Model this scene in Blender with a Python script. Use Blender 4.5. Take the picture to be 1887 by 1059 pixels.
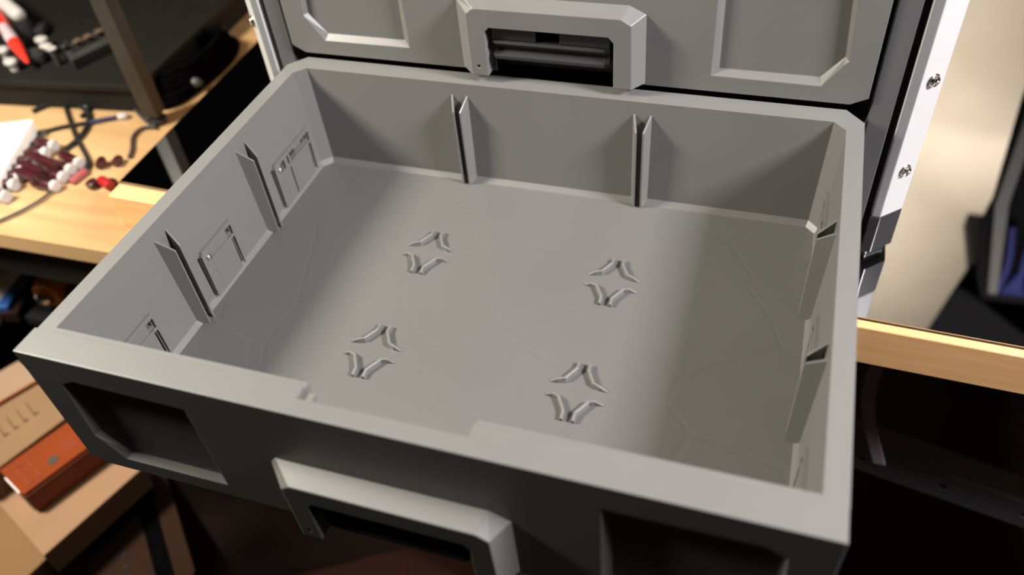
import bpy, bmesh, math, random
from mathutils import Vector, Matrix
random.seed(7)
for o in list(bpy.data.objects): bpy.data.objects.remove(o)
S = bpy.context.scene; COL = S.collection
# ------------------------------------------------------------------ camera
F = 1523.9
CAM = Vector((0.3644, -0.2059, 0.3130))
RX = Vector((0.9498081, 0.30313134, -0.07730442))
RY = Vector((0.16153569, -0.68685438, -0.70861646))     # image down
RZ = Vector((-0.26790073, 0.66056223, -0.70134638))     # forward
cam = bpy.data.cameras.new('camera'); camo = bpy.data.objects.new('camera', cam); COL.objects.link(camo)
camo.matrix_world = Matrix(((RX.x, -RY.x, -RZ.x, CAM.x), (RX.y, -RY.y, -RZ.y, CAM.y), (RX.z, -RY.z, -RZ.z, CAM.z), (0, 0, 0, 1)))
cam.sensor_width = 36; cam.lens = F / 1887 * 36; cam.clip_start = .02; cam.clip_end = 30
cam.dof.use_dof = True; cam.dof.focus_distance = .535; cam.dof.aperture_fstop = 4.2
S.camera = camo
# ------------------------------------------------------------------ exposure, world, lights
S.view_settings.view_transform = 'Standard'; S.view_settings.look = 'None'
S.view_settings.exposure = 0.12; S.view_settings.gamma = 1; S.view_settings.use_curve_mapping = False
w = bpy.data.worlds.new('world'); S.world = w; w.use_nodes = True
w.node_tree.nodes['Background'].inputs[0].default_value = (1, .93, .85, 1)
w.node_tree.nodes['Background'].inputs[1].default_value = .003
def area(name, loc, target, size, power, col, size_y=None):
    l = bpy.data.lights.new(name, 'AREA'); l.shape = 'RECTANGLE'; l.size = size; l.size_y = size_y or size
    l.energy = power; l.color = col
    o = bpy.data.objects.new(name, l); COL.objects.link(o); o.location = loc
    o.rotation_euler = (Vector(target) - Vector(loc)).to_track_quat('-Z', 'Y').to_euler(); return o
area('warm_ceiling_lamp', (-.60, -.042, .60), (.1, .15, -.05), .20, 24, (1, .94, .80))
area('cool_ceiling_lamp', (1.22, .03, .74), (.25, .2, 0), .24, 37, (1.0, .965, .985))
area('overhead_lamp', (.20, .10, 1.35), (.22, .16, 0), .4, 3.2, (1, .97, .92))
area('wall_fill_light', (.76, .72, .80), (.74, 1.62, .60), .8, 42, (1, .92, .86), .4)  # added unseen light, brightens the wall mirrored in the glass

def at(u, v, z):
    """point of the horizontal plane z seen in the photograph at (u, v)"""
    d = RX * ((u - 943.5) / F) + RY * ((v - 529.5) / F) + RZ
    return CAM + d * ((z - CAM.z) / d.z)
# ------------------------------------------------------------------ materials
def mat(name, col, rough=.5, metal=0, var=0, vscale=40, bump=0, bscale=300, spec=.5, coat=0, trans=0, stretch=None, col2=None, dist=.02):
    m = bpy.data.materials.new(name); m.use_nodes = True; nt = m.node_tree; b = nt.nodes['Principled BSDF']
    b.inputs['Base Color'].default_value = (*col, 1); b.inputs['Roughness'].default_value = rough
    b.inputs['Metallic'].default_value = metal; b.inputs['Specular IOR Level'].default_value = spec
    b.inputs['Coat Weight'].default_value = coat; b.inputs['Transmission Weight'].default_value = trans
    tc = nt.nodes.new('ShaderNodeTexCoord'); mp = nt.nodes.new('ShaderNodeMapping')
    nt.links.new(tc.outputs['Object'], mp.inputs[0])
    if stretch: mp.inputs['Scale'].default_value = stretch
    if var or col2:
        n = nt.nodes.new('ShaderNodeTexNoise'); n.inputs['Scale'].default_value = vscale; n.inputs['Detail'].default_value = 5
        r = nt.nodes.new('ShaderNodeValToRGB'); r.color_ramp.elements[0].position = .3; r.color_ramp.elements[1].position = .7
        c2 = col2 or tuple(c * (1 + var) for c in col); c1 = col if col2 else tuple(c * (1 - var) for c in col)
        r.color_ramp.elements[0].color = (*c1, 1); r.color_ramp.elements[1].color = (*c2, 1)
        nt.links.new(mp.outputs[0], n.inputs['Vector']); nt.links.new(n.outputs['Fac'], r.inputs[0]); nt.links.new(r.outputs[0], b.inputs['Base Color'])
    if bump:
        n = nt.nodes.new('ShaderNodeTexNoise'); n.inputs['Scale'].default_value = bscale; n.inputs['Detail'].default_value = 3
        bp = nt.nodes.new('ShaderNodeBump'); bp.inputs['Strength'].default_value = bump; bp.inputs['Distance'].default_value = dist * .05
        nt.links.new(mp.outputs[0], n.inputs['Vector']); nt.links.new(n.outputs['Fac'], bp.inputs['Height']); nt.links.new(bp.outputs[0], b.inputs['Normal'])
    return m
M = {}
M['gray'] = mat('grey_plastic', (.128, .127, .121), .42, var=.03, vscale=15, bump=.15, bscale=900, dist=.004)
M['gray2'] = mat('grey_panel_plastic', (.09, .09, .093), .4)
M['black'] = mat('black_plastic', (.022, .021, .022), .3)
M['matte'] = mat('matte_black', (.008, .0075, .007), .75, spec=.25)
M['dark'] = mat('dark_grey_plastic', (.03, .029, .028), .5, var=.2)
M['dark2'] = mat('dark_tray_plastic', (.006, .0053, .004), .65, var=.15, spec=.25)
M['white'] = mat('white_powder_coat', (.41, .405, .40), .35)
M['silver'] = mat('silver_aluminium', (.42, .42, .44), .35, metal=.6)
M['steel'] = mat('steel', (.6, .55, .5), .25, metal=1)
M['glass'] = mat('black_mirror_glass', (.40, .40, .40), .02, metal=1)
M['glassedge'] = mat('black_glass_edge', (.01, .01, .01), .25)
M['wood'] = mat('maple_edge', (.78, .42, .17), .5, stretch=(3, 40, 60), vscale=2.5, col2=(.90, .52, .23))
M['ply'] = mat('plywood_top', (.33, .185, .075), .5, stretch=(2, 22, 22), vscale=2.2, col2=(.46, .29, .14))
M['plyedge'] = mat('plywood_edge', (.45, .27, .12), .6, stretch=(1, 1, 300), vscale=2, col2=(.62, .40, .2))
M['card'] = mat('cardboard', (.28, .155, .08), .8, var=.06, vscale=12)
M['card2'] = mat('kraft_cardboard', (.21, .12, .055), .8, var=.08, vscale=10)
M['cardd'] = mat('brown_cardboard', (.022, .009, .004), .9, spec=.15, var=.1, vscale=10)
M['pink'] = mat('pale_cardboard', (.29, .185, .115), .8, var=.05, vscale=10)
M['orange'] = mat('orange_card', (.20, .032, .003), .85, spec=.25, var=.08, vscale=20)
M['redbrown'] = mat('red_brown_card', (.20, .03, .008), .6, var=.15, vscale=40)
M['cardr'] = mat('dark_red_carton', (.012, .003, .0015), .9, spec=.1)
M['ink'] = mat('dark_print', (.05, .03, .02), .7)
M['faint'] = mat('faint_print', (.10, .055, .025), .8)
M['label'] = mat('white_label', (.75, .68, .66), .6)
M['pinkink'] = mat('pink_print', (.7, .4, .4), .6)
M['cream'] = mat('cream_box', (.85, .78, .68), .6)
M['offwhite'] = mat('off_white_plastic', (.42, .39, .37), .4)
M['fred'] = mat('clear_red_plastic', (.30, .01, .012), .3)
M['red'] = mat('bright_red_plastic', (.75, .03, .015), .35)
M['dred'] = mat('dark_red_plastic', (.04, .007, .009), .25, var=.3, vscale=60)
M['rosy'] = mat('rose_plastic', (.30, .07, .07), .35)
M['blue'] = mat('blue_plastic', (.015, .09, .33), .5)
M['navy'] = mat('navy_fabric', (.008, .018, .05), .8)
M['dorange'] = mat('orange_plastic', (.85, .30, .03), .5)
M['concrete'] = mat('dark_floor', (.010, .005, .0035), .9, spec=.1, var=.3, vscale=3)
M['plaster'] = mat('beige_plaster', (.78, .69, .55), .9, col2=(.62, .53, .41), vscale=3.2)
M['brass'] = mat('dull_brass', (.20, .13, .08), .4, metal=.6)
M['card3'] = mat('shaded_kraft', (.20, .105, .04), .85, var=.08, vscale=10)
M['bronze'] = mat('dark_bronze_metal', (.024, .018, .013), .5)
M['flesh'] = mat('pinkish_strap', (.42, .33, .36), .7)
M['purple'] = mat('blue_cable_sleeve', (.004, .005, .025), .8, spec=.05)
M['navy2'] = mat('dark_blue_sleeve', (.012, .014, .06), .6)
M['rail'] = mat('grey_steel_rail', (.13, .13, .13), .5)
M['cloth'] = mat('charcoal_fabric', (.07, .066, .062), .9, var=.3, vscale=8)
M['void'] = mat('deep_black', (.002, .002, .0022), 1.0, spec=0)
M['wine'] = mat('deep_red_cable', (.05, .003, .004), .6)
# the drawer floor shows faint polygonal sink marks: bump; the darker base colour is painted-in shade
M['grayf'] = M['gray'].copy(); M['grayf'].name = 'grey_plastic_floor_shaded'; nt = M['grayf'].node_tree
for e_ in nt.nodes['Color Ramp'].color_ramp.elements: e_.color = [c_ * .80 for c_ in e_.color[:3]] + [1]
vo = nt.nodes.new('ShaderNodeTexVoronoi'); vo.feature = 'DISTANCE_TO_EDGE'; vo.inputs['Scale'].default_value = 15
mr = nt.nodes.new('ShaderNodeMapRange'); mr.inputs[2].default_value = .035; mr.interpolation_type = 'SMOOTHSTEP'
bpn = nt.nodes.new('ShaderNodeBump'); bpn.inputs['Strength'].default_value = .5; bpn.inputs['Distance'].default_value = .0002
ob = nt.nodes['Bump']; b_ = nt.nodes['Principled BSDF']; mp_ = nt.nodes['Mapping']
nt.links.new(mp_.outputs[0], vo.inputs['Vector']); nt.links.new(vo.outputs['Distance'], mr.inputs[0]); nt.links.new(mr.outputs[0], bpn.inputs['Height'])
nt.links.new(ob.outputs[0], bpn.inputs['Normal']); nt.links.new(bpn.outputs[0], b_.inputs['Normal'])
# ------------------------------------------------------------------ mesh helpers
def obj(name, bm, m, parent=None, smooth=False, bevel=0, seg=2):
    bmesh.ops.recalc_face_normals(bm, faces=bm.faces)
    me = bpy.data.meshes.new(name); bm.to_mesh(me); bm.free()
    ms = m if isinstance(m, (list, tuple)) else [m]
    for x in ms: me.materials.append(x)
    if smooth:
        for p in me.polygons: p.use_smooth = True
        me.set_sharp_from_angle(angle=math.radians(40))
    o = bpy.data.objects.new(name, me); COL.objects.link(o)
    if parent: o.parent = parent
    if bevel:
        b = o.modifiers.new('bevel', 'BEVEL'); b.width = bevel; b.segments = seg; b.limit_method = 'ANGLE'; b.angle_limit = math.radians(25)
    return o
def tag(o, label, cat, group=None):
    o['label'] = label; o['category'] = cat
    if group: o['group'] = group
    return o
def thing(name, label, cat, loc=(0, 0, 0), rz=0, group=None):
    o = bpy.data.objects.new(name, None); COL.objects.link(o); o.location = loc; o.rotation_euler = (0, 0, rz)
    o.empty_display_size = .01
    return tag(o, label, cat, group)
def box(bm, a, b, mi=0, mtx=None):
    vs = [bm.verts.new((x, y, z)) for x in (a[0], b[0]) for y in (a[1], b[1]) for z in (a[2], b[2])]
    fs = []
    for q in ((0, 1, 3, 2), (4, 6, 7, 5), (0, 4, 5, 1), (2, 3, 7, 6), (0, 2, 6, 4), (1, 5, 7, 3)):
        f = bm.faces.new([vs[i] for i in q]); f.material_index = mi; fs.append(f)
    if mtx: bmesh.ops.transform(bm, matrix=mtx, verts=vs)
    return vs
def loft(bm, loops, cap0=True, cap1=True, mi=0):
    L = [[bm.verts.new(p) for p in lp] for lp in loops]; n = len(L[0])
    for a, b in zip(L, L[1:]):
        for i in range(n):
            j = (i + 1) % n; f = bm.faces.new((a[i], a[j], b[j], b[i])); f.material_index = mi
    if cap0: bm.faces.new(L[0][::-1]).material_index = mi
    if cap1: bm.faces.new(L[-1]).material_index = mi
    return [v for l in L for v in l]
def prism(bm, pts, z0, z1, mi=0): return loft(bm, [[(x, y, z0) for x, y in pts], [(x, y, z1) for x, y in pts]], mi=mi)
def cyl(bm, a, b, r0, r1=None, n=16, mi=0, cap=True):
    a, b = Vector(a), Vector(b); r1 = r0 if r1 is None else r1; d = (b - a).normalized()
    u = d.orthogonal().normalized(); v = d.cross(u)
    ring = lambda c, r: [c + (u * math.cos(t) + v * math.sin(t)) * r for t in (2 * math.pi * k / n for k in range(n))]
    return loft(bm, [ring(a, r0), ring(b, r1)], cap, cap, mi)
def lathe(bm, a, axis, prof, n=18, mi=0):
    """prof: (distance along axis, radius)"""
    a = Vector(a); d = Vector(axis).normalized(); u = d.orthogonal().normalized(); v = d.cross(u)
    return loft(bm, [[a + d * h + (u * math.cos(t) + v * math.sin(t)) * r for t in (2 * math.pi * k / n for k in range(n))] for h, r in prof], mi=mi)
def catmull(P, k=8):
    P = [Vector(p) for p in P]; P = [P[0] * 2 - P[1]] + P + [P[-1] * 2 - P[-2]]; out = []
    for i in range(1, len(P) - 2):
        for s in range(k):
            t = s / k; a, b, c, d = P[i - 1:i + 3]
            out.append(.5 * ((2 * b) + (c - a) * t + (2 * a - 5 * b + 4 * c - d) * t * t + (3 * b - a - 3 * c + d) * t ** 3))
    return out + [P[-2]]
def tube(bm, P, r, n=8, mi=0, k=8):
    Q = catmull(P, k); loops = []; up = Vector((.01, .02, 1))
    for i, p in enumerate(Q):
        d = (Q[min(i + 1, len(Q) - 1)] - Q[max(i - 1, 0)]).normalized(); u = d.cross(up)
        u = u.normalized() if u.length > 1e-4 else d.orthogonal().normalized(); v = d.cross(u)
        loops.append([p + (u * math.cos(2 * math.pi * j / n) + v * math.sin(2 * math.pi * j / n)) * r for j in range(n)])
    loft(bm, loops, mi=mi)
def cut(o, bm):
    bmesh.ops.recalc_face_normals(bm, faces=bm.faces)
    me = bpy.data.meshes.new('cutter'); bm.to_mesh(me); bm.free()
    c = bpy.data.objects.new('cutter', me); COL.objects.link(c); c.parent = o.parent
    md = o.modifiers.new('cut', 'BOOLEAN'); md.operation = 'DIFFERENCE'; md.object = c; md.solver = 'EXACT'; md.use_self = True
    bpy.context.view_layer.update()
    new = bpy.data.meshes.new_from_object(o.evaluated_get(bpy.context.evaluated_depsgraph_get()))
    o.modifiers.remove(md); old = o.data; o.data = new; bpy.data.meshes.remove(old)
    bpy.data.objects.remove(c); bpy.data.meshes.remove(me)
def addbevel(o, wd, seg=2):
    b = o.modifiers.new('bevel', 'BEVEL'); b.width = wd; b.segments = seg; b.limit_method = 'ANGLE'; b.angle_limit = math.radians(25)
def struct(name, bm, m): o = obj(name, bm, m); o['kind'] = 'structure'; return o

W, D = .42, .296
ZT, ZW, ZB, ZF = -.127, -.130, -.167, -.90      # glass top, board top, bench top, room floor
# ------------------------------------------------------------------ setting
bm = bmesh.new(); box(bm, (-3, -2, ZF - .05), (3, 3.2, ZF)); struct('floor', bm, M['concrete'])
bm = bmesh.new(); box(bm, (.30, 1.62, ZF), (2.6, 1.72, 2.4)); struct('wall_back', bm, M['plaster'])

# ------------------------------------------------------------------ drawer
def front_parts(T):
    """front panel, handle and latch; local: x 0..W, z=0 at panel bottom, y=0 at the front face, y>0 to the back"""
    H = .102
    bm = bmesh.new()
    out = [(.0005, H), (W - .0005, H), (W, .0055), (W - .0105, 0), (.0105, 0), (0, .0055)]
    loft(bm, [[(x, 0, z) for x, z in out], [(x, .0175, z) for x, z in out]])
    p = obj('front_panel', bm, M['gray'], T)
    for s in (0, 1):
        fx = (lambda x: W - x) if s else (lambda x: x)
        o1 = [(.0165, .0310), (.0300, .0115), (.1005, .0120), (.1005, .0835), (.0300, .0845), (.0200, .0790)]
        o2 = [(.0190, .0315), (.0320, .0160), (.0955, .0160), (.0965, .0805), (.0310, .0815), (.0225, .0770)]
        k = lambda o, y, e=0: [(fx(x), y, z) for x, z in o]
        # extend the taper slightly in front of the face
        o0 = [(a[0] * 1.25 - b[0] * .25, a[1] * 1.25 - b[1] * .25) for a, b in zip(o1, o2)]
        c = bmesh.new(); loft(c, [k(o0, -.001), k(o2, .004)]); cut(p, c)
    c = bmesh.new(); loft(c, [[(x, -.001, z) for x, z in q] for q in [[(.1655, -.001), (.256, -.001), (.256, .0355), (.2525, .0395), (.169, .0395), (.1655, .036)]]] + [[(x, .013, z) for x, z in [(.1655, -.001), (.256, -.001), (.256, .0355), (.2525, .0395), (.169, .0395), (.1655, .036)]]]); cut(p, c)
    c = bmesh.new(); box(c, (.1665, .0100, H - .030), (.2555, .02, H + .002)); cut(p, c)
    addbevel(p, .0004)
    # handle: bevelled arch
    bm = bmesh.new()
    b0 = [(.1420, .0012), (.1420, .0530), (.1455, .0575), (.2640, .0575), (.2755, .0520), (.2762, .0012)]
    f0 = [(.1535, .0022), (.1535, .0490), (.1590, .0532), (.2605, .0532), (.2675, .0490), (.2685, .0022)]
    loft(bm, [[(x, .0002, z) for x, z in b0], [(x, -.0120, z) for x, z in f0]])
    h = obj('handle', bm, M['gray'], T)
    c = bmesh.new(); q = [(.1655, -.001), (.256, -.001), (.256, .0355), (.2525, .0395), (.169, .0395), (.1655, .036)]
    loft(c, [[(x, -.02, z) for x, z in q], [(x, .01, z) for x, z in q]]); cut(h, c)
    c = bmesh.new(); box(c, (.1578, -.02, .0085), (.1598, -.006, .0105)); cut(h, c)
    addbevel(h, .0006)
    # latch
    bm = bmesh.new(); box(bm, (.1655, .0110, 0), (.256, .0128, .0395))
    box(bm, (.1655, .0, 0), (.1685, .011, .034)); box(bm, (.253, .0, 0), (.256, .011, .034))
    l = obj('latch_plate', bm, M['black'], T)
    bm = bmesh.new()
    box(bm, (.1690, -.0070, .0290), (.2010, .0105, .0388)); box(bm, (.2175, -.0070, .0290), (.2525, .0105, .0388))
    obj('latch_block', bm, M['black'], T, bevel=.0005)
    bm = bmesh.new()
    pr = [(.0100, .0288), (-.0068, .0288), (-.0080, .0272), (-.0035, .0215), (-.0080, .0178), (-.0080, .0155), (.0100, .0155)]
    loft(bm, [[(.1690, y, z) for y, z in pr], [(.1720, y - (.0015 if y < 0 else 0), z) for y, z in pr], [(.2495, y - (.0015 if y < 0 else 0), z) for y, z in pr], [(.2525, y, z) for y, z in pr]])
    obj('latch_bar', bm, M['black'], T, bevel=.0004)
    return p
ZFL = -.0850
def guide(T, loc, rz):
    bm = bmesh.new()
    for s in (-1, 1):
        zb = -.0850
        pts = [(.0071 * s, .003), (.0056 * s, .003), (.0018 * s, -.0076), (.0032 * s, -.0080)]
        tz = [-.0085, -.0085, -.0190, -.0190]
        loft(bm, [[(x, y, zb) for x, y in pts], [(x, y, z) for (x, y), z in zip(pts, tz)]])
    o = obj('divider_guide', bm, M['gray'], T, bevel=.0002, seg=1)
    o.location = loc; o.rotation_euler = (0, 0, rz); return o
def clip_plate(T, loc, rz, wd, kind, flip=1):
    """snap plate on the side wall; local x across (0..wd), -y into the drawer"""
    t = -.0016; z0, z1 = -.0835, -.0435
    bm = bmesh.new(); X = lambda x: x * flip
    def bx(a, b, c, d, tt=t): box(bm, (min(X(a), X(b)), tt, c), (max(X(a), X(b)), .002, d))
    zs0, zs1 = -.0545, -.0465
    # outer top bar with cut corner
    pts = [(0, zs0 + .003), (0, z1 - .003), (.002, z1), (wd, z1), (wd, zs1), (.003, zs1), (.003, zs0 + .003)]
    loft(bm, [[(X(x), t, z) for x, z in pts], [(X(x), .002, z) for x, z in pts]])
    bx(0, .008, z0, zs0 + .003); bx(.003, .008, zs0 + .003, zs1); bx(wd - .0015, wd, z0, zs1)
    if kind == 'long':
        bx(.008, .0185, z0, zs0); bx(.020, wd - .0055, z0, zs0); bx(wd - .0055, wd - .0015, zs0 - .002, zs0); bx(.0185, .020, zs0 - .003, zs0)
        bx(.0135, .0175, zs0, zs1); bx(.0195, .0215, zs0, zs1)
    else:
        bx(.008, wd - .0050, z0, zs0); bx(wd - .0050, wd - .0015, zs0 - .002, zs0); bx(.008, wd - .007, zs0, zs1, -.0004)
    o = obj('clip_plate', bm, M['gray'], T, bevel=.0002, seg=1)
    o.location = loc; o.rotation_euler = (0, 0, rz)
    bm = bmesh.new()
    cz = -.0505; cx = X(.0055)
    lathe(bm, (cx, t - .0000, cz), (0, -1, 0), [(0, .0023), (.0010, .0022), (.0017, .0014), (.0019, .0003)], 14)
    s = obj('screw', bm, M['steel'], T, smooth=True); s['label'] = 'shiny steel screw head'; s.location = loc; s.rotation_euler = (0, 0, rz)
    if kind == 'long':
        bm = bmesh.new(); box(bm, (min(X(.022), X(.030)), -.0010, -.0530), (max(X(.022), X(.030)), .001, -.0480))
        box(bm, (min(X(.0225), X(.0285)), -.0024, -.0500), (max(X(.0225), X(.0285)), -.001, -.0485))
        k = obj('spring_clip', bm, M['steel'], T, bevel=.0003); k.location = loc; k.rotation_euler = (0, 0, rz); k['label'] = 'steel spring clip'
    return o
def cross_mount(T, x, y):
    bm = bmesh.new(); h = .0036; wd = .0009
    path = [(.0036, .0224), (.0036, .0166), (.0090, .0072), (.0130, .0056), (.0182, .0052)]
    hs = [0.75, 1, 1, .95, .12]
    for sx in (-1, 1):
        for sy in (-1, 1):
            loops = []
            for i, (px, py) in enumerate(path):
                a = Vector(path[max(i - 1, 0)]); b = Vector(path[min(i + 1, len(path) - 1)]); d = (b - a).normalized(); n = Vector((-d.y, d.x)) * wd
                c = Vector((px, py)); hh = h * hs[i]
                q = [(c + n * 1.35, -.001), (c + n, hh), (c - n, hh), (c - n * 1.35, -.001)]
                loops.append([(v.x * sx, v.y * sy, z) for v, z in q])
            loft(bm, loops)
    o = obj('cross_mount', bm, M['gray'], T, bevel=.0002, seg=1); o.location = (x, y, ZFL); return o
def tray(T):
    bm = bmesh.new()
    def lp(x0, x1, y0, y1, c, cy, z): return [(x0, y0, z), (x1, y0, z), (x1, y1 - cy, z), (x1 - c, y1, z), (x0 + c, y1, z), (x0, y1 - cy, z)]
    e = .0025
    L = [lp(e + .002, W - e - .002, -.002, D - e - .002, .0115, .0135, -.0975), lp(e, W - e, -.002, D - e, .0115, .0135, -.010), lp(0, W, -.002, D, .0115, .0135, -.009),
         lp(0, W, -.002, D, .0115, .0135, 0),
         lp(.0105, W - .0110, .002, .2805, .0075, .0080, 0), lp(.0130, W - .0132, .0030, .2790, .0075, .0080, -.0815), lp(.0160, W - .0160, .0060, .2755, .0060, .0065, ZFL)]
    loft(bm, L)
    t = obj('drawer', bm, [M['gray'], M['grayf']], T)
    # grooves beside the snap plates, cut into the side walls
    c = bmesh.new()
    for s in (0, 1):
        def b(y0, y1, z0, z1, d=.0085):
            x0, x1 = .013 - d, .0145
            if s: x0, x1 = W - x1, W - x0
            box(c, (x0, y0, z0), (x1, y1, z1))
        for y0, y1, kind in PL:
            b(y0 - .0020, y0 - .0001, -.0825, -.047)
            b(y1 - .0045, y1 - .0020, -.0815, -.0570)
            b(y1 - .0068, y1 - .0020, -.0535, -.0475)
            if kind == 'long':
                b(y0 + .0187, y0 + .0197, -.081, -.058); b(y0 + .0088, y0 + .0128, -.0535, -.0475); b(y0 + .0178, y0 + .0193, -.0535, -.0475); b(y0 + .0218, y1 - .0075, -.0535, -.0475, .0035)
    cut(t, c)
    c = bmesh.new(); box(c, (.1665, -.003, -.028), (.2555, .0055, .003)); cut(t, c)
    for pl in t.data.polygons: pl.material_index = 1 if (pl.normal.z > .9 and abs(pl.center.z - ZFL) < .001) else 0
    addbevel(t, .0007)
    return t
PL = [(.2110, .2645, 'long'), (.1115, .1485, 'short'), (.0185, .0560, 'short')]

C = thing('storage_cabinet', 'grey drawer cabinet with white corner posts, lower drawer pulled open, standing on black glass', 'cabinet', (W / 2, .45, ZT))
CO = Vector((-W / 2, -.45, -ZT))
T = tray(C); T.location = CO; T['label'] = 'empty grey drawer pulled fully open'
tmp = bpy.data.objects.new('holder', None); COL.objects.link(tmp)
front_parts(tmp)
for ch in list(tmp.children):
    ch.parent = T; ch.location = (0, -.0195, -.100)
bpy.data.objects.remove(tmp)
CX, CY, SX, SY = .2100, .1402, .1357, .0967
for i in (-1, 1):
    cross = None
    for j in (-1, 1): cross_mount(T, CX + i * SX / 2, CY + j * SY / 2)
    guide(T, (CX + i * SX / 2, .2788, 0), 0)
    guide(T, (.0126, CY + i * SY / 2, 0), math.pi / 2)
    guide(T, (W - .0128, CY + i * SY / 2, 0), -math.pi / 2)
for y0, y1, kind in PL:
    clip_plate(T, (.0131, y0, 0), math.pi / 2, y1 - y0, kind, 1)
    clip_plate(T, (W - .0133, y0, 0), -math.pi / 2, y1 - y0, kind, -1)
bm = bmesh.new(); box(bm, (.1660, -.0100, -.0050), (.1730, -.0030, -.0006))
k = obj('label_tab', bm, M['gray'], T, bevel=.0003)

bm = bmesh.new(); box(bm, (.004, .0165, .003), (W - .004, .30, .095)); T2 = obj('drawer', bm, M['gray'], C); T2['label'] = 'closed grey drawer'
T2.location = CO + Vector((0, .296, .0038))
front_parts(T2)

# ------------------------------------------------------------------ cabinet
def cp(name, bm, m, par=None, **k):
    bmesh.ops.translate(bm, verts=bm.verts, vec=(-W / 2, -.45, -ZT)); return obj(name, bm, m, par or C, **k)
ZTOP = .125
for s in (-1, 1):
    X = lambda x: W / 2 + s * (x - W / 2)
    pr = [(.4415, .297), (.4477, .297), (.4622, .3105), (.4640, .60), (.4415, .60)]
    bm = bmesh.new(); prism(bm, [(X(x), y) for x, y in pr], -.0855, ZTOP)
    for f in bm.faces:
        n = f.calc_center_median()
        if abs(n.y - .297) < .002: f.material_index = 1
    post = cp('corner_post', bm, [M['white'], M['silver']], bevel=.0009)
    bm = bmesh.new(); pr2 = [(.4405, .2965), (.4477, .2965), (.4622, .3103), (.4640, .60), (.4405, .60)]
    prism(bm, [(X(x), y) for x, y in pr2], -.1185, -.0856)
    pr3 = [(.4385, .303), (.4460, .303), (.4588, .314), (.46, .345), (.4385, .345)]
    prism(bm, [(X(x), y) for x, y in pr3], ZT, -.1185)
    cp('foot', bm, M['black'], bevel=.0006)
    n = Vector((.0135 * s, -.0145, 0)).normalized(); n = Vector((s * .68, -.73, 0)).normalized()
    for z in (.022, -.0475, .0915):
        c = Vector((X(.4550), .30375, z))
        bm = bmesh.new(); lathe(bm, c, n, [(-.001, .0048), (.0004, .0049), (.0008, .0046), (.0009, .0036)], 24)
        lathe(bm, c + n * .0006, n, [(0, .0040), (.0010, .0039), (.0021, .0032), (.0024, .0022), (.0012, .0018), (.0010, .0004)], 24)
        bb = cp('bolt', bm, M['steel'], post, smooth=True); bb['label'] = 'steel button-head bolt with washer'
    pr = [(.4228, .2985), (.4368, .2985), (.4368, .60), (.4228, .60)]
    bm = bmesh.new(); prism(bm, [(X(x), y) for x, y in pr], -.1180, ZTOP); cp('side_panel', bm, M['gray2'], bevel=.0008)
    bm = bmesh.new(); prism(bm, [(X(x), y) for x, y in [(.4369, .304), (.4414, .304), (.4414, .60), (.4369, .60)]], -.1180, ZTOP); cp('gap_shade_strip', bm, M['matte'])  # black strip painted in for the shade of the gap beside the post
bm = bmesh.new(); box(bm, (-.0027, .598, -.118), (W + .0027, .604, ZTOP)); cp('back_panel', bm, M['matte'])
bm = bmesh.new(); box(bm, (-.0027, .330, -.118), (W + .0027, .598, -.110)); cp('bottom_panel', bm, M['matte'])
bm = bmesh.new(); box(bm, (-.044, .297, ZTOP), (W + .044, .604, ZTOP + .012)); cp('top_panel', bm, M['gray2'], bevel=.001)
bm = bmesh.new(); box(bm, (-.0027, .318, .0005), (W + .0027, .598, .0030)); cp('divider_shelf', bm, M['matte'])

# ------------------------------------------------------------------ glass topped table
TB = thing('glass_table', 'table with a black glossy glass top on a light wood board, under the cabinet', 'table', (.2, .6, ZB))
def rel(o, T): 
    for v in o.data.vertices: v.co -= Vector(T.location)
    return o
bm = bmesh.new(); prism(bm, [(-.2030, .2577), (1.02, .2184), (1.045, 1.05), (-.222, 1.05)], ZT - .0008, ZT)
rel(obj('glass_top', bm, M['glass'], TB), TB)
bm = bmesh.new(); prism(bm, [(-.2030, .2577), (1.02, .2184), (1.045, 1.05), (-.222, 1.05)], ZW, ZT - .0008)
rel(obj('glass_edge', bm, M['glassedge'], TB), TB)
bm = bmesh.new(); prism(bm, [(-.2040, .2400), (.45, .2300), (1.03, .2125), (1.055, 1.055), (-.223, 1.055)], ZB, ZW)
rel(obj('wood_board', bm, M['wood'], TB, bevel=.0012), TB)
TR = thing('trestle', 'black trestle carrying the right end of the wood board', 'trestle', (.98, .65, ZF))
bm = bmesh.new(); box(bm, (.95, .30, ZB - .05), (1.01, 1.0, ZB)); rel(obj('beam', bm, M['matte'], TR), TR)
for y in (.33, .97):
    bm = bmesh.new(); box(bm, (.955, y - .025, ZF), (1.005, y + .025, ZB - .05)); rel(obj('leg', bm, M['matte'], TR), TR)

# ------------------------------------------------------------------ plywood bench
BN = thing('workbench', 'plywood workbench cluttered with cables and boxes, left of the cabinet', 'workbench', (-.6, .6, ZF))
bm = bmesh.new(); prism(bm, [(-1.30, .185), (.18, .2110), (.20, 1.22), (-1.30, 1.22)], ZB - .001, ZB); rel(obj('bench_top', bm, M['ply'], BN), BN)
bm = bmesh.new(); prism(bm, [(-1.30, .185), (.18, .2110), (.20, 1.22), (-1.30, 1.22)], ZB - .018, ZB - .001); rel(obj('plywood_core', bm, M['plyedge'], BN), BN)
bm = bmesh.new(); box(bm, (-1.28, .215, ZB - .07), (.16, .245, ZB - .018)); rel(obj('apron', bm, M['matte'], BN), BN)
for x in (-1.25, .13):
    for y in (.25, 1.15):
        bm = bmesh.new(); box(bm, (x - .03, y - .03, ZF), (x + .03, y + .03, ZB - .018)); rel(obj('leg', bm, M['matte'], BN), BN)
bm = bmesh.new(); box(bm, (-1.28, .26, -.46), (.16, 1.18, -.44)); rel(obj('lower_shelf', bm, M['matte'], BN), BN)

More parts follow.
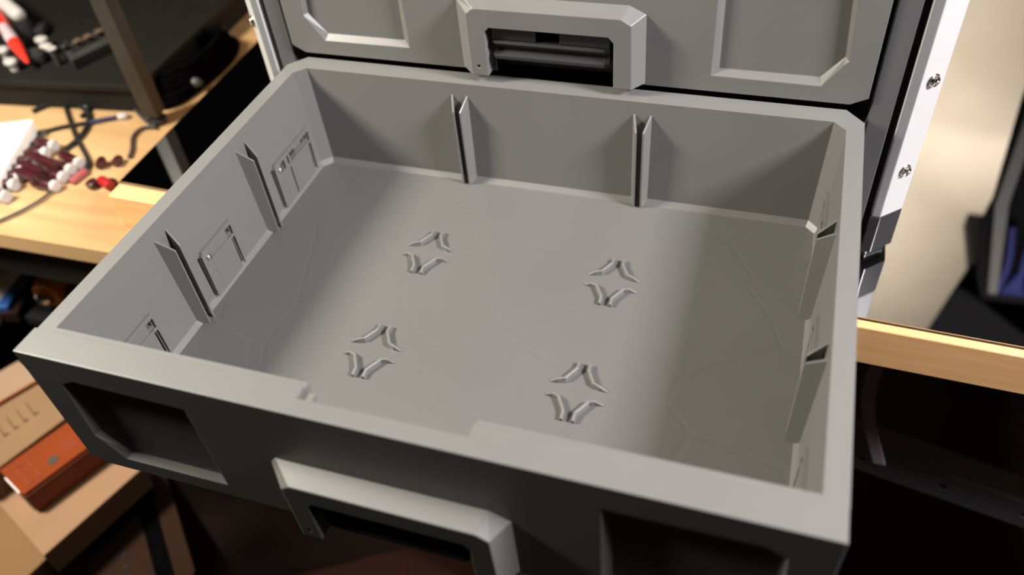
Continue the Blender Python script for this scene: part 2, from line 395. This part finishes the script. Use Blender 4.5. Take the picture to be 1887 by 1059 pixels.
# ---- things on the bench
def P(u, v, h=0): return at(u, v, ZB + h)
# cream box
ZC1 = ZB + .017
top = [at(58, 221, ZC1), at(-6, 332, ZC1)]
c0, c1 = top; d = (c1 - c0).normalized(); n = Vector((d.y, -d.x, 0)) * -1
if n.x > 0: n = -n
Lb = (c1 - c0).length * 1.0
K = thing('cardboard_box', 'cream white box at the left edge of the workbench', 'box', (c0.x, c0.y, ZB))
q = [c0, c0 + d * Lb, c0 + d * Lb + n * .22, c0 + n * .22]
bm = bmesh.new(); prism(bm, [(v.x - c0.x, v.y - c0.y) for v in q], 0, ZC1 - ZB - .006); obj('body', bm, M['cream'], K, bevel=.0008)
q2 = [c0 + (-d + -n) * .0012, c0 + d * (Lb + .001) - n * .0012, c0 + d * (Lb + .001) + n * .221, c0 + n * .221 - d * .0012]
bm = bmesh.new(); prism(bm, [(v.x - c0.x, v.y - c0.y) for v in q2], ZC1 - ZB - .008, ZC1 - ZB); obj('lid', bm, M['cream'], K, bevel=.0008)

# dark red vials with white caps
def vial(name, capuv, baseuv, r, label, capm='offwhite', body='dred', h=None, group='dark red vials with white caps on the workbench'):
    h = r if h is None else h
    a = P(*capuv, h); b = P(*baseuv, h); a.z = b.z = ZB + h
    t = thing(name, label, 'vial', (a.x, a.y, ZB), 0, group)
    o = Vector((a.x, a.y, ZB)); a -= o; b -= o; d = (b - a); L = d.length
    bm = bmesh.new(); lathe(bm, a, d, [(.002, r * .82), (.004, r * .9), (L - .004, r * .9), (L - .001, r * .7), (L, r * .3)], 14); obj('body', bm, M[body], t, smooth=True)
    if capm:
        bm = bmesh.new(); lathe(bm, a, d, [(-.0012, r * .5), (-.001, r * .85), (0, r), (.0035, r), (.004, r * .85)], 16); obj('cap', bm, M[capm], t, smooth=True)
    return t
caps = [((101, 268), (66, 262), 'farthest of the upper row of white caps'), ((87, 281), (50, 280), 'second from the far end of the upper row'), ((72, 295), (32, 296), 'third from the far end of the upper row'), ((55, 309), (14, 312), 'nearest of the upper row of white caps'),
        ((148, 301), (112, 284), 'farthest of the lower row of white caps'), ((132, 313), (94, 300), 'second from the far end of the lower row'), ((119, 327), (78, 318), 'third from the far end of the lower row'), ((104, 343), (60, 336), 'nearest and largest-looking of the lower row'),
        ((40, 325), (2, 322), 'beside the left end of the lower row'), ((28, 341), (-14, 338), 'between the leftmost vial and the cap row'), ((12, 363), (-30, 352), 'closest to the photo\'s left edge')]
for i, (a, b, s) in enumerate(caps):
    vial('vial', a, b, .0062 if i < 8 else .0066, 'dark red vial with white cap, ' + s)
vial('vial', (128, 338), (160, 313), .0040, 'uncapped rose pink tube lying beside the capped vials', None, 'rosy', group=None)
vial('vial', (183, 308), (189, 292), .0055, 'uncapped dark red vial standing out left of the far dark vial', None, group=None)
vial('vial', (210, 304), (222, 289), .0052, 'uncapped dark red vial next to the black glass edge', None, group=None)
vial('vial', (160, 345), (178, 332), .0056, 'uncapped dark vial between the rose tube and the bright red piece', None, group=None)
vial('vial', (205, 344), (185, 330), .0058, 'bright red and dark vial at the end of the wood board', None, 'fred', .0058, None)
vial('vial', (214, 338), (200, 334), .0050, 'dark vial touching the end of the wood board', None, group=None)
bm = bmesh.new(); 
for u, v in ((90, 300), (105, 305), (80, 318), (70, 330)):
    a = P(u, v, .013); b = P(u - 34, v - 14, .013); lathe(bm, a, b - a, [(0, .005), (.03, .005)], 12)
tag(obj('vial_stack', bm, M['dred'], smooth=True), 'small heap of dark red vials lying on top of the capped ones', 'vials')['kind'] = 'stuff'

# cables
def cable(pts, r, label, m='matte', tips=(), name='cable', h=.003):
    P3 = [P(u, v, h if len(q) == 0 else q[0]) for u, v, *q in pts]; o = P3[0].copy(); o.z = ZB
    t = thing(name, label, 'cable', o)
    bm = bmesh.new(); tube(bm, [p - o for p in P3], r); obj('cord', bm, M[m], t, smooth=True)
    for e, rr, mm in tips:
        a = P3[e] - o; d = (P3[e] - P3[e - 1 if e else 1]).normalized()
        bm = bmesh.new(); lathe(bm, a - d * .004, d, [(0, rr * .8), (.002, rr), (.009, rr), (.011, rr * .6)], 12); obj('plug', bm, M[mm], t, smooth=True)
    return t
cable([(118, 190), (128, 220), (140, 252), (158, 285), (163, 300), (158, 318)], .0022, 'black cable running down between the capped vials and the loose ones')
cable([(60, 205), (90, 193), (130, 190), (160, 205), (163, 225), (150, 250), (125, 272), (108, 285)], .0028, 'thick black cable looping below the black equipment tray')
cable([(70, 246), (110, 235), (160, 226), (195, 219), (225, 215)], .0022, 'black cable ending in a silver plug on the bare plywood', tips=((4, .0042, 'offwhite'),))
cable([(215, 216), (190, 221), (175, 224), (165, 227)], .0024, 'short blue sleeve on the cable with the silver plug', 'navy2')
cable([(150, 215), (162, 205), (164, 194)], .0026, 'black lead with a round white tip below the equipment tray', tips=((2, .0052, 'offwhite'),))
cable([(240, 185), (252, 205), (268, 222), (288, 236)], .0020, 'thin grey cable curving down to the foot of the dark post', 'dark')
cable([(288, 234), (262, 236), (245, 252), (243, 275), (238, 290)], .0018, 'thin dark cable looping from the post foot to the glass edge', 'dark')
cable([(95, 352), (75, 368), (40, 388), (0, 406), (-40, 420)], .0016, 'thin grey cable crossing the bare front of the plywood', 'dark')
cable([(65, 262), (85, 245), (72, 250), (45, 285)], .0014, 'thin dark wire beside the cream box', 'dark')

# dark post with foot
b = P(292, 226)
t = thing('metal_post', 'dark bronze square post standing upright on the bench beside the glass edge', 'post', b, math.radians(8))
bm = bmesh.new(); box(bm, (-.009, -.009, .012), (.009, .009, .55)); obj('pole', bm, M['bronze'], t, bevel=.001)
bm = bmesh.new(); lathe(bm, (0, 0, 0), (0, 0, 1), [(0, .010), (.006, .011), (.008, .0055), (.012, .005)], 16); obj('foot', bm, M['black'], t, smooth=True)

# black equipment tray
ZE = ZB + .038
e0, e1, e2 = at(-420, 128, ZE), at(252, 160, ZE), at(430, -6, ZE)
e3 = e0 + (e2 - e1) * 1.9; e2 = e1 + (e2 - e1) * 1.9
t = thing('equipment_tray', 'low black equipment tray lying on the bench behind the cables', 'tray', (e1.x, e1.y, ZB))
ET = t; o = Vector((e1.x, e1.y, 0))
ctr = (e0 + e1 + e2 + e3) / 4
def ins(q, k): return [(p + (ctr - p).normalized() * k) for p in q]
Q = [e0, e1, e2, e3]
bm = bmesh.new(); loft(bm, [[(p.x - o.x, p.y - o.y, 0) for p in ins(Q, .012)], [(p.x - o.x, p.y - o.y, .030) for p in ins(Q, .006)]]); obj('body', bm, M['matte'], t)
bm = bmesh.new(); loft(bm, [[(p.x - o.x, p.y - o.y, .030) for p in Q], [(p.x - o.x, p.y - o.y, .038) for p in Q], [(p.x - o.x, p.y - o.y, .038) for p in ins(Q, .012)], [(p.x - o.x, p.y - o.y, .034) for p in ins(Q, .014)]]); obj('rim', bm, M['dark2'], t, bevel=.001)
ZS = ZE - .004
# black patch panel with knobs
def E_(u, v, h=0): return at(u, v, ZS + h)
a, b2, c2 = E_(140, 130), E_(224, 88), E_(206, 66)
t = thing('control_box', 'black control box lying on the equipment tray behind the post', 'control box', (a.x, a.y, ZS))
dx = (b2 - a); dy = (c2 - b2)
bm = bmesh.new(); q = [Vector((0, 0, 0)), dx, dx + dy, dy]
loft(bm, [[(p.x, p.y, 0) for p in q], [(p.x, p.y, .013) for p in q]]); obj('case', bm, M['dark'], t, bevel=.0015)
bm = bmesh.new(); q = [dx * .1 + dy * .35, dx * .7 + dy * .35, dx * .7 + dy * .65, dx * .1 + dy * .65]
loft(bm, [[(p.x, p.y, .0130) for p in q], [(p.x, p.y, .0145) for p in q]]); obj('screen', bm, M['black'], t)
for i, (u, v) in enumerate(((119, 82), (141, 75), (160, 67), (181, 57), (201, 49), (95, 90))):
    c = E_(u, v, .020) - Vector((e1.x, e1.y, ZB)); c.z = ZS - ZB
    bm = bmesh.new(); lathe(bm, c, (0, 0, 1), [(0, .0040), (.018, .0036), (.020, .003)], 14); kn = obj('knob', bm, M['matte' if i < 5 else 'dark'], ET, smooth=True)
    bm = bmesh.new(); lathe(bm, c + Vector((0, 0, .0195)), (0, 0, 1), [(0, .0052), (.001, .0054), (.0015, .0046), (.0009, .0036), (.0008, .0005)], 18)
    cpn = obj('knob_cap', bm, M['steel' if i == 0 else 'brass' if i < 5 else 'offwhite'], kn, smooth=True)
    if i == 5: cpn['label'] = 'bright off-white cap'
for (u, v) in ((75, 71), (84, 84), (4, 90), (18, 112)):
    c = E_(u, v, .012) - Vector((e1.x, e1.y, ZB)); c.z = ZS - ZB
    bm = bmesh.new(); q = [(math.cos(k * math.pi / 9), math.sin(k * math.pi / 9)) for k in range(18)]
    loft(bm, [[(c.x + x * .0085 * f, c.y + y * .0062 * f, c.z + z) for x, y in q] for f, z in ((.6, 0), (.6, .008), (1, .009), (1, .012), (.8, .0135), (.3, .014))])
    bt = obj('button', bm, M['offwhite'], ET, smooth=True); bt['label'] = 'white oval button'
# red marker
a, b2 = E_(52, 116, .012), E_(-6, 30, .030)
t = thing('marker', 'red pointed marker with a grey collar leaning over the black tray', 'marker', (a.x, a.y, ZS)); o = Vector((a.x, a.y, ZS))
d = (b2 - a); L = d.length
bm = bmesh.new(); lathe(bm, a - o, d, [(0, .0012), (.006, .003), (L * .38, .0075), (L * .42, .0075)], 16); obj('tip', bm, M['red'], t, smooth=True)
bm = bmesh.new(); lathe(bm, a - o, d, [(L * .42, .0068), (L * .55, .0074), (L * .70, .0060), (L * .76, .0060)], 16); obj('collar', bm, M['flesh'], t, smooth=True)
bm = bmesh.new(); lathe(bm, a - o, d, [(L * .76, .0078), (L * 1.1, .0078), (L * 1.12, .006)], 16); obj('barrel', bm, M['red'], t, smooth=True)
# white bar
a, b2 = E_(34, 28, .03), E_(-14, -10, .03)
t = thing('rounded_bar', 'off-white rounded bar above the red marker in the top left corner', 'bar', (a.x, a.y, ZS)); o = Vector((a.x, a.y, ZS)); d = b2 - a; L = d.length
bm = bmesh.new(); lathe(bm, a - o, d, [(-.006, .003), (-.004, .0065), (0, .0085), (L, .0095), (L + .02, .0095)], 16); obj('grip', bm, M['offwhite'], t, smooth=True)
bm = bmesh.new(); lathe(bm, Vector((0, 0, 0)), (0, 0, 1), [(0, .012), (.022, .009)], 14); obj('stand', bm, M['black'], t, smooth=True)
for (u, v), nm in (((60, 60), 'black rounded block beside the red marker'), ((58, 108), 'black lump with grey studs below the white oval pair')):
    c = E_(u, v, .004); t = thing('black_box', nm, 'box', (c.x, c.y, ZS), .5)
    bm = bmesh.new(); box(bm, (-.018, -.012, 0), (.018, .012, .012)); obj('case', bm, M['black'], t, bevel=.003)
    bm = bmesh.new()
    for x in (-.01, 0, .01): lathe(bm, (x, 0, .0118), (0, 0, 1), [(0, .003), (.0015, .0028)], 12)
    obj('stud', bm, M['dark'], t)
# coil of black cable on the bench beside the glass
c = P(362, 122, .01)
t = thing('cable_coil', 'coil of thick black cable lying on the bench near the black glass', 'cable', (c.x, c.y, ZB)); 
bm = bmesh.new()
for k in range(5):
    pts = []
    for j in range(14):
        th = 2 * math.pi * j / 13; r = .050 - .004 * k
        pts.append((r * .55 * math.cos(th) + random.uniform(-.002, .002), r * 1.5 * math.sin(th) + random.uniform(-.002, .002), .005 + .006 * k))
    tube(bm, pts, .0045)
obj('cord', bm, M['void'], t, smooth=True)
a = P(362, 152, .012) - Vector((c.x, c.y, ZB))
bm = bmesh.new(); lathe(bm, a, (0.2, -.5, .4), [(-.012, .0055), (.004, .0055), (.006, .003)], 14); obj('plug', bm, M['dark'], t, smooth=True)
bm = bmesh.new(); a = P(400, 70, .004) - Vector((c.x, c.y, ZB)); lathe(bm, a, (0, 0, 1), [(-.004, .016), (.012, .017), (.016, .013)], 18); obj('strain_relief', bm, M['matte'], t, smooth=True)

# ---- below the bench: boxes
def flat_box(name, label, cat, uv, z, th, m, parts=(), group=None):
    """box whose top face has the three given picture corners (corner, along a, along b)"""
    a, b, c = (at(*q, z) for q in uv)
    t = thing(name, label, cat, (a.x, a.y, z - th), 0, group)
    u, v = b - a, c - a
    q = [Vector((0, 0, 0)), u, u + v, v]
    bm = bmesh.new(); loft(bm, [[(p.x, p.y, 0) for p in q], [(p.x, p.y, th) for p in q]]); obj('carton', bm, M[m], t, bevel=.0012)
    return t, u, v
def decal(t, u, v, th, x0, x1, y0, y1, m, name, h=.0006):
    q = [u * x0 + v * y0, u * x1 + v * y0, u * x1 + v * y1, u * x0 + v * y1]
    bm = bmesh.new(); loft(bm, [[(p.x, p.y, th - .0004) for p in q], [(p.x, p.y, th + h) for p in q]]); return obj(name, bm, M[m], t)
ZC = -.42
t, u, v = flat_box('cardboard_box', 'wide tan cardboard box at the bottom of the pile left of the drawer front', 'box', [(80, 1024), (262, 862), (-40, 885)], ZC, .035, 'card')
t, u, v = flat_box('cardboard_box', 'orange box with a dark hole and white end label, lying on the tan box', 'box', [(42, 912), (178, 812), (-2, 866)], ZC + .034, .034, 'orange')
nU, nV = u.length, v.length
c = u * .50 + v * .30
bm = bmesh.new(); lathe(bm, (c.x, c.y, .0338), (0, 0, 1), [(0, .0058), (.0008, .0056)], 18); obj('hole', bm, M['ink'], t)
for x in (.12, .28): 
    for z in (.25, .62): decal(t, u, v, .034, x, x + .012, z - .12, z + .12, 'redbrown', 'print')
decal(t, u, v, .034, .12, .292, .13, .145, 'redbrown', 'print'); decal(t, u, v, .034, .12, .292, .73, .745, 'redbrown', 'print')
for k in range(4): decal(t, u, v, .034, .70 + k * .04, .712 + k * .04, .25, .6, 'redbrown', 'print')
n = Vector((u.y, -u.x, 0)).normalized()
q = [-n * 0, u]; 
bm = bmesh.new(); e = n * (.0012 if (v.dot(n) < 0) else -.0012)
loft(bm, [[tuple(p) for p in (Vector((0, 0, .001)), u + Vector((0, 0, .001)), u + Vector((0, 0, .030)), Vector((0, 0, .030)))], [tuple(p + e) for p in (Vector((0, 0, .001)), u + Vector((0, 0, .001)), u + Vector((0, 0, .030)), Vector((0, 0, .030)))]])
obj('side_flap', bm, M['redbrown'], t)
vn = -u.normalized() * .0015
lab = [v * .12 + Vector((0, 0, .002)), v * .72 + Vector((0, 0, .002)), v * .72 + Vector((0, 0, .0335)), v * .12 + Vector((0, 0, .0335))]
bm = bmesh.new(); loft(bm, [[tuple(p) for p in lab], [tuple(p + vn) for p in lab]]); lb = obj('paper_label', bm, M['label'], t); lb['label'] = 'white paper label'
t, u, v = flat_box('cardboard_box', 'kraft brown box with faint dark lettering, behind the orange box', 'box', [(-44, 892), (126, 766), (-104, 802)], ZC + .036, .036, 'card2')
for k in range(7):
    x = .1 + k * .11
    decal(t, u, v, .036, x, x + .014, .35, .62, 'faint', 'print'); decal(t, u, v, .036, x, x + .05, .35, .38, 'faint', 'print')
t, u, v = flat_box('cardboard_box', 'pale pinkish box with an orange edge, farthest of the pile left of the drawer', 'box', [(-60, 778), (80, 696), (-104, 742)], ZC + .040, .040, 'pink')
decal(t, u, v, .040, 0, 1, 0, .05, 'orange', 'edge_stripe')
# larger cartons below
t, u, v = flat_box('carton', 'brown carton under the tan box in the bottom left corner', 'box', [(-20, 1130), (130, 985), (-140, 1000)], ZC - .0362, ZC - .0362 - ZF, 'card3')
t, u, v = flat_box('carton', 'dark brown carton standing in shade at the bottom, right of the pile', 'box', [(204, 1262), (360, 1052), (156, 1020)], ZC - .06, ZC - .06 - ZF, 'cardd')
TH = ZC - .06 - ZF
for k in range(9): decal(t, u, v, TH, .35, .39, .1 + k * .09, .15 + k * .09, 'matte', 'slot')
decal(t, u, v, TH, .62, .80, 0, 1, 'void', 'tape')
# orange tool with metal tips, blue piece, black case
c = at(86, 560, -.36) + Vector((-.02, .05, 0))
t = thing('tool_case', 'black tool case in shade below the front of the bench', 'case', (c.x, c.y, -.44), .75)
bm = bmesh.new(); box(bm, (-.10, -.05, 0), (.09, .06, .075)); obj('shell', bm, M['void'], t, bevel=.006)
bm = bmesh.new(); box(bm, (-.05, -.054, .03), (.02, -.049, .045)); obj('latch', bm, M['matte'], t, bevel=.002)
a, b2 = at(86, 545, -.33), at(128, 498, -.33)
t = thing('battery_tool', 'orange and black battery tool with two steel tips, under the bench', 'tool', (a.x, a.y, -.365)); d = Vector((b2.x - a.x, b2.y - a.y, 0)); L = d.length
sd = Vector((d.y, -d.x, 0)).normalized()
bm = bmesh.new(); lathe(bm, (0, 0, .035) , d, [(0, .018), (.006, .021), (L, .023), (L + .01, .018)], 16); obj('body', bm, M['dorange'], t, smooth=True)
bm = bmesh.new(); lathe(bm, sd * .036 + Vector((0, 0, .030)), d, [(0, .012), (.006, .015), (L, .016), (L + .008, .012)], 16); obj('grip', bm, M['dark'], t, smooth=True)
for k, s in ((0, .0105), (1, .0085)):
    bm = bmesh.new(); lathe(bm, sd * .036 * k + Vector((0, 0, .034 - .004 * k)), -d, [(-.002, s), (.008, s), (.011, s * .6)], 16); obj('tip', bm, M['steel'], t, smooth=True)
bm = bmesh.new(); box(bm, (-.03, -.02, 0), (.05, .05, .012)); obj('base', bm, M['matte'], t)
a, b2 = at(-4, 566, -.34), at(48, 476, -.34)
t = thing('plastic_bar', 'blue plastic piece slanting in the dark under the bench', 'bar', (a.x, a.y, -.364)); d = Vector((b2.x - a.x, b2.y - a.y, 0)); sd = Vector((-d.y, d.x, 0)).normalized() * .011
bm = bmesh.new(); loft(bm, [[tuple(p + Vector((0, 0, z))) for p in (-sd, -sd + d, sd + d, sd)] for z in (0, .024)]); obj('bar', bm, M['blue'], t, bevel=.002)
a, b2 = at(-14, 520, -.33), at(24, 474, -.33)
t = thing('paper_roll', 'pale rolled sheet beside the blue piece at the photo\'s left edge', 'roll', (a.x, a.y, -.44)); d = Vector((b2.x - a.x, b2.y - a.y, 0))
bm = bmesh.new(); lathe(bm, (0, 0, .09), d, [(-.05, .02), (d.length + .03, .02)], 16); obj('sheet', bm, M['cream'], t, smooth=True)
a, b2 = at(16, 590, -.36), at(78, 490, -.36)
t = thing('wood_offcut', 'brown wooden strip beside the blue piece under the bench', 'board', (a.x, a.y, -.364)); d = Vector((b2.x - a.x, b2.y - a.y, 0)); sd = Vector((-d.y, d.x, 0)).normalized() * .016
bm = bmesh.new(); loft(bm, [[tuple(p + Vector((0, 0, z))) for p in (-sd, -sd + d, sd + d, sd)] for z in (0, .016)]); obj('strip', bm, M['cardd'], t, bevel=.002)
c = at(5, 660, -.40)
t = thing('fabric_bag', 'dark navy fabric bag between the black case and the boxes', 'bag', (c.x - .10, c.y - .05, ZF), .6)
bm = bmesh.new(); q = [(math.cos(k * math.pi / 10), math.sin(k * math.pi / 10)) for k in range(20)]
loft(bm, [[(x * .09 * f, y * .07 * f, z) for x, y in q] for f, z in ((.9, 0), (1.05, .2), (1, .36), (.7, .44), (.2, .46))]); obj('sack', bm, M['navy'], t, smooth=True)

# ---- right, under the table
t = thing('steel_frame', 'dark grey perforated steel rail low in the shade right of the drawer', 'frame', (.55, .3, ZF))
a, b2 = Vector((.36, .30, -.325)), Vector((.86, .30, -.447)); o = Vector((.55, .3, ZF))
bm = bmesh.new(); q = [a, b2, b2 - Vector((0, 0, .036)), a - Vector((0, 0, .036))]
loft(bm, [[tuple(p - o) for p in q], [tuple(p + Vector((0, .03, 0)) - o) for p in q]])
r = obj('rail', bm, M['rail'], t)
c = bmesh.new()
for k in range(5):
    x = .42 + k * .075; z = -.325 - (x - .36) * .244 - .018; cyl(c, (x - o.x, -.01, z - o.z), (x - o.x, .01, z - o.z), .004, n=12)
cut(r, c); addbevel(r, .001)
for x in (.40, .83):
    bm = bmesh.new(); box(bm, (x - .02 - o.x, .031, 0), (x + .02 - o.x, .06, -.36 - ZF if x < .5 else -.46 - ZF)); obj('leg', bm, M['matte'], t)
t = thing('strap', 'pale mauve strap hanging beside the right side of the open drawer', 'strap', (.487, .28, -.178))
pts = [(-.010, .0, .035), (-.010, 0, .0), (-.012, 0, -.06), (-.004, 0, -.11), (.010, 0, -.150), (.018, .0, -.172)]
bm = bmesh.new(); loops = []
for i, p in enumerate(catmull(pts, 6)):
    s = .0055 if i > 10 else .0048; loops.append([(p.x - s, p.y - .002, p.z), (p.x + s, p.y - .002, p.z), (p.x + s, p.y + .002, p.z), (p.x - s, p.y + .002, p.z)])
loft(bm, loops); obj('band', bm, M['flesh'], t, bevel=.001)
for i, (x, y, ww, hh, rz, lab) in enumerate(((.46, .12, .09, .30, .3, 'black folded fabric bag in the dark under the rail, nearest the drawer'), (.72, .16, .11, .26, -.2, 'black fabric bag in the dark under the rail, at the right edge'))):
    t = thing('fabric_bag', lab, 'bag', (x, y, ZF), rz)
    bm = bmesh.new(); q = [(math.cos(k * math.pi / 12), math.sin(k * math.pi / 12)) for k in range(24)]
    loft(bm, [[(x_ * ww * f * (1 + .08 * math.cos(5 * k_ + i)), y_ * .08 * f, z) for k_, (x_, y_) in enumerate(q)] for f, z in ((.9, 0), (1.05, hh * .4), (.95, hh * .8), (.6, hh), (.2, hh * 1.03))]); obj('sack', bm, M['cloth'], t, smooth=True)
    bm = bmesh.new(); tube(bm, [(-.04, 0, hh * .95), (-.03, -.02, hh * 1.2), (.03, -.02, hh * 1.2), (.04, 0, hh * .95)], .008); obj('carry_handle', bm, M['dark'], t, smooth=True)
t = thing('cardboard_box', 'dark red-brown carton on the floor below the open drawer', 'box', (.02, .12, ZF), .5)
bm = bmesh.new(); box(bm, (-.15, -.12, 0), (.15, .12, .20)); obj('carton', bm, M['cardr'], t, bevel=.002)
bm = bmesh.new(); box(bm, (-.03, -.121, .1995), (.03, .121, .2008)); obj('tape', bm, M['cardr'], t)

# ---- behind the table at the right, seen mirrored in the black glass
t = thing('equipment_rack', 'tall black equipment rack with blue and red cables, mirrored at the right in the glass', 'rack', (.98, 1.30, ZF))
o = Vector((.98, 1.30, ZF))
bm = bmesh.new()
q = [(.728, ZF), (.728, .194), (.746, .396), (.750, .405), (.744, .412), (.742, .45), (.771, .573), (.797, .632), (1.25, .62), (1.25, ZF)]
loft(bm, [[(x - o.x, -.20, z - o.z) for x, z in q], [(x + (.09 if x < 1 else 0) - o.x, .05, z - .004 - o.z) for x, z in q]]); obj('cabinet', bm, M['void'], t, bevel=.004)
bm = bmesh.new(); q = [(.735, .10), (.752, .40), (.80, .60), (.815, .60), (.77, .39), (.752, .10)]
loft(bm, [[(x - o.x, -.215, z - o.z) for x, z in q], [(x - o.x, -.199, z - o.z) for x, z in q]]); obj('edge_trim', bm, M['matte'], t)
for k in range(8):
    bm = bmesh.new(); x0 = .815 + .012 * k
    tube(bm, [(x0 - o.x, -.205, .60 - o.z), (x0 + random.uniform(-.02, .02) - o.x, -.215, .52 - o.z), (x0 + random.uniform(-.03, .03) - o.x, -.21, .44 - o.z)], .006)
    obj('cable', bm, M['purple' if k < 5 else 'wine'], t, smooth=True)
t = thing('wall_speaker', 'black speaker cabinet on a wall arm, mirrored low at the right in the black glass', 'speaker', (.88, 1.62, .85))
o = Vector((.88, 1.62, .85))
bm = bmesh.new(); q = [(.745, .618), (.757, .610), (.80, .636), (.888, .700), (1.10, .86), (1.10, 1.15), (.70, 1.15), (.728, .741)]
loft(bm, [[(x - o.x, 1.10 - o.y, z - o.z) for x, z in q], [(x + .07 - o.x, 1.30 - o.y, z + .10 - o.z) for x, z in q]]); obj('enclosure', bm, M['void'], t, bevel=.006)
bm = bmesh.new(); lathe(bm, (0, -.525, .03), (0, -1, 0), [(0, .075), (.006, .072), (.004, .03), (.008, .01)], 24); obj('cone', bm, M['matte'], t, smooth=True)
bm = bmesh.new(); box(bm, (-.02, -.31, -.02), (.02, 0, .02)); obj('wall_arm', bm, M['matte'], t)
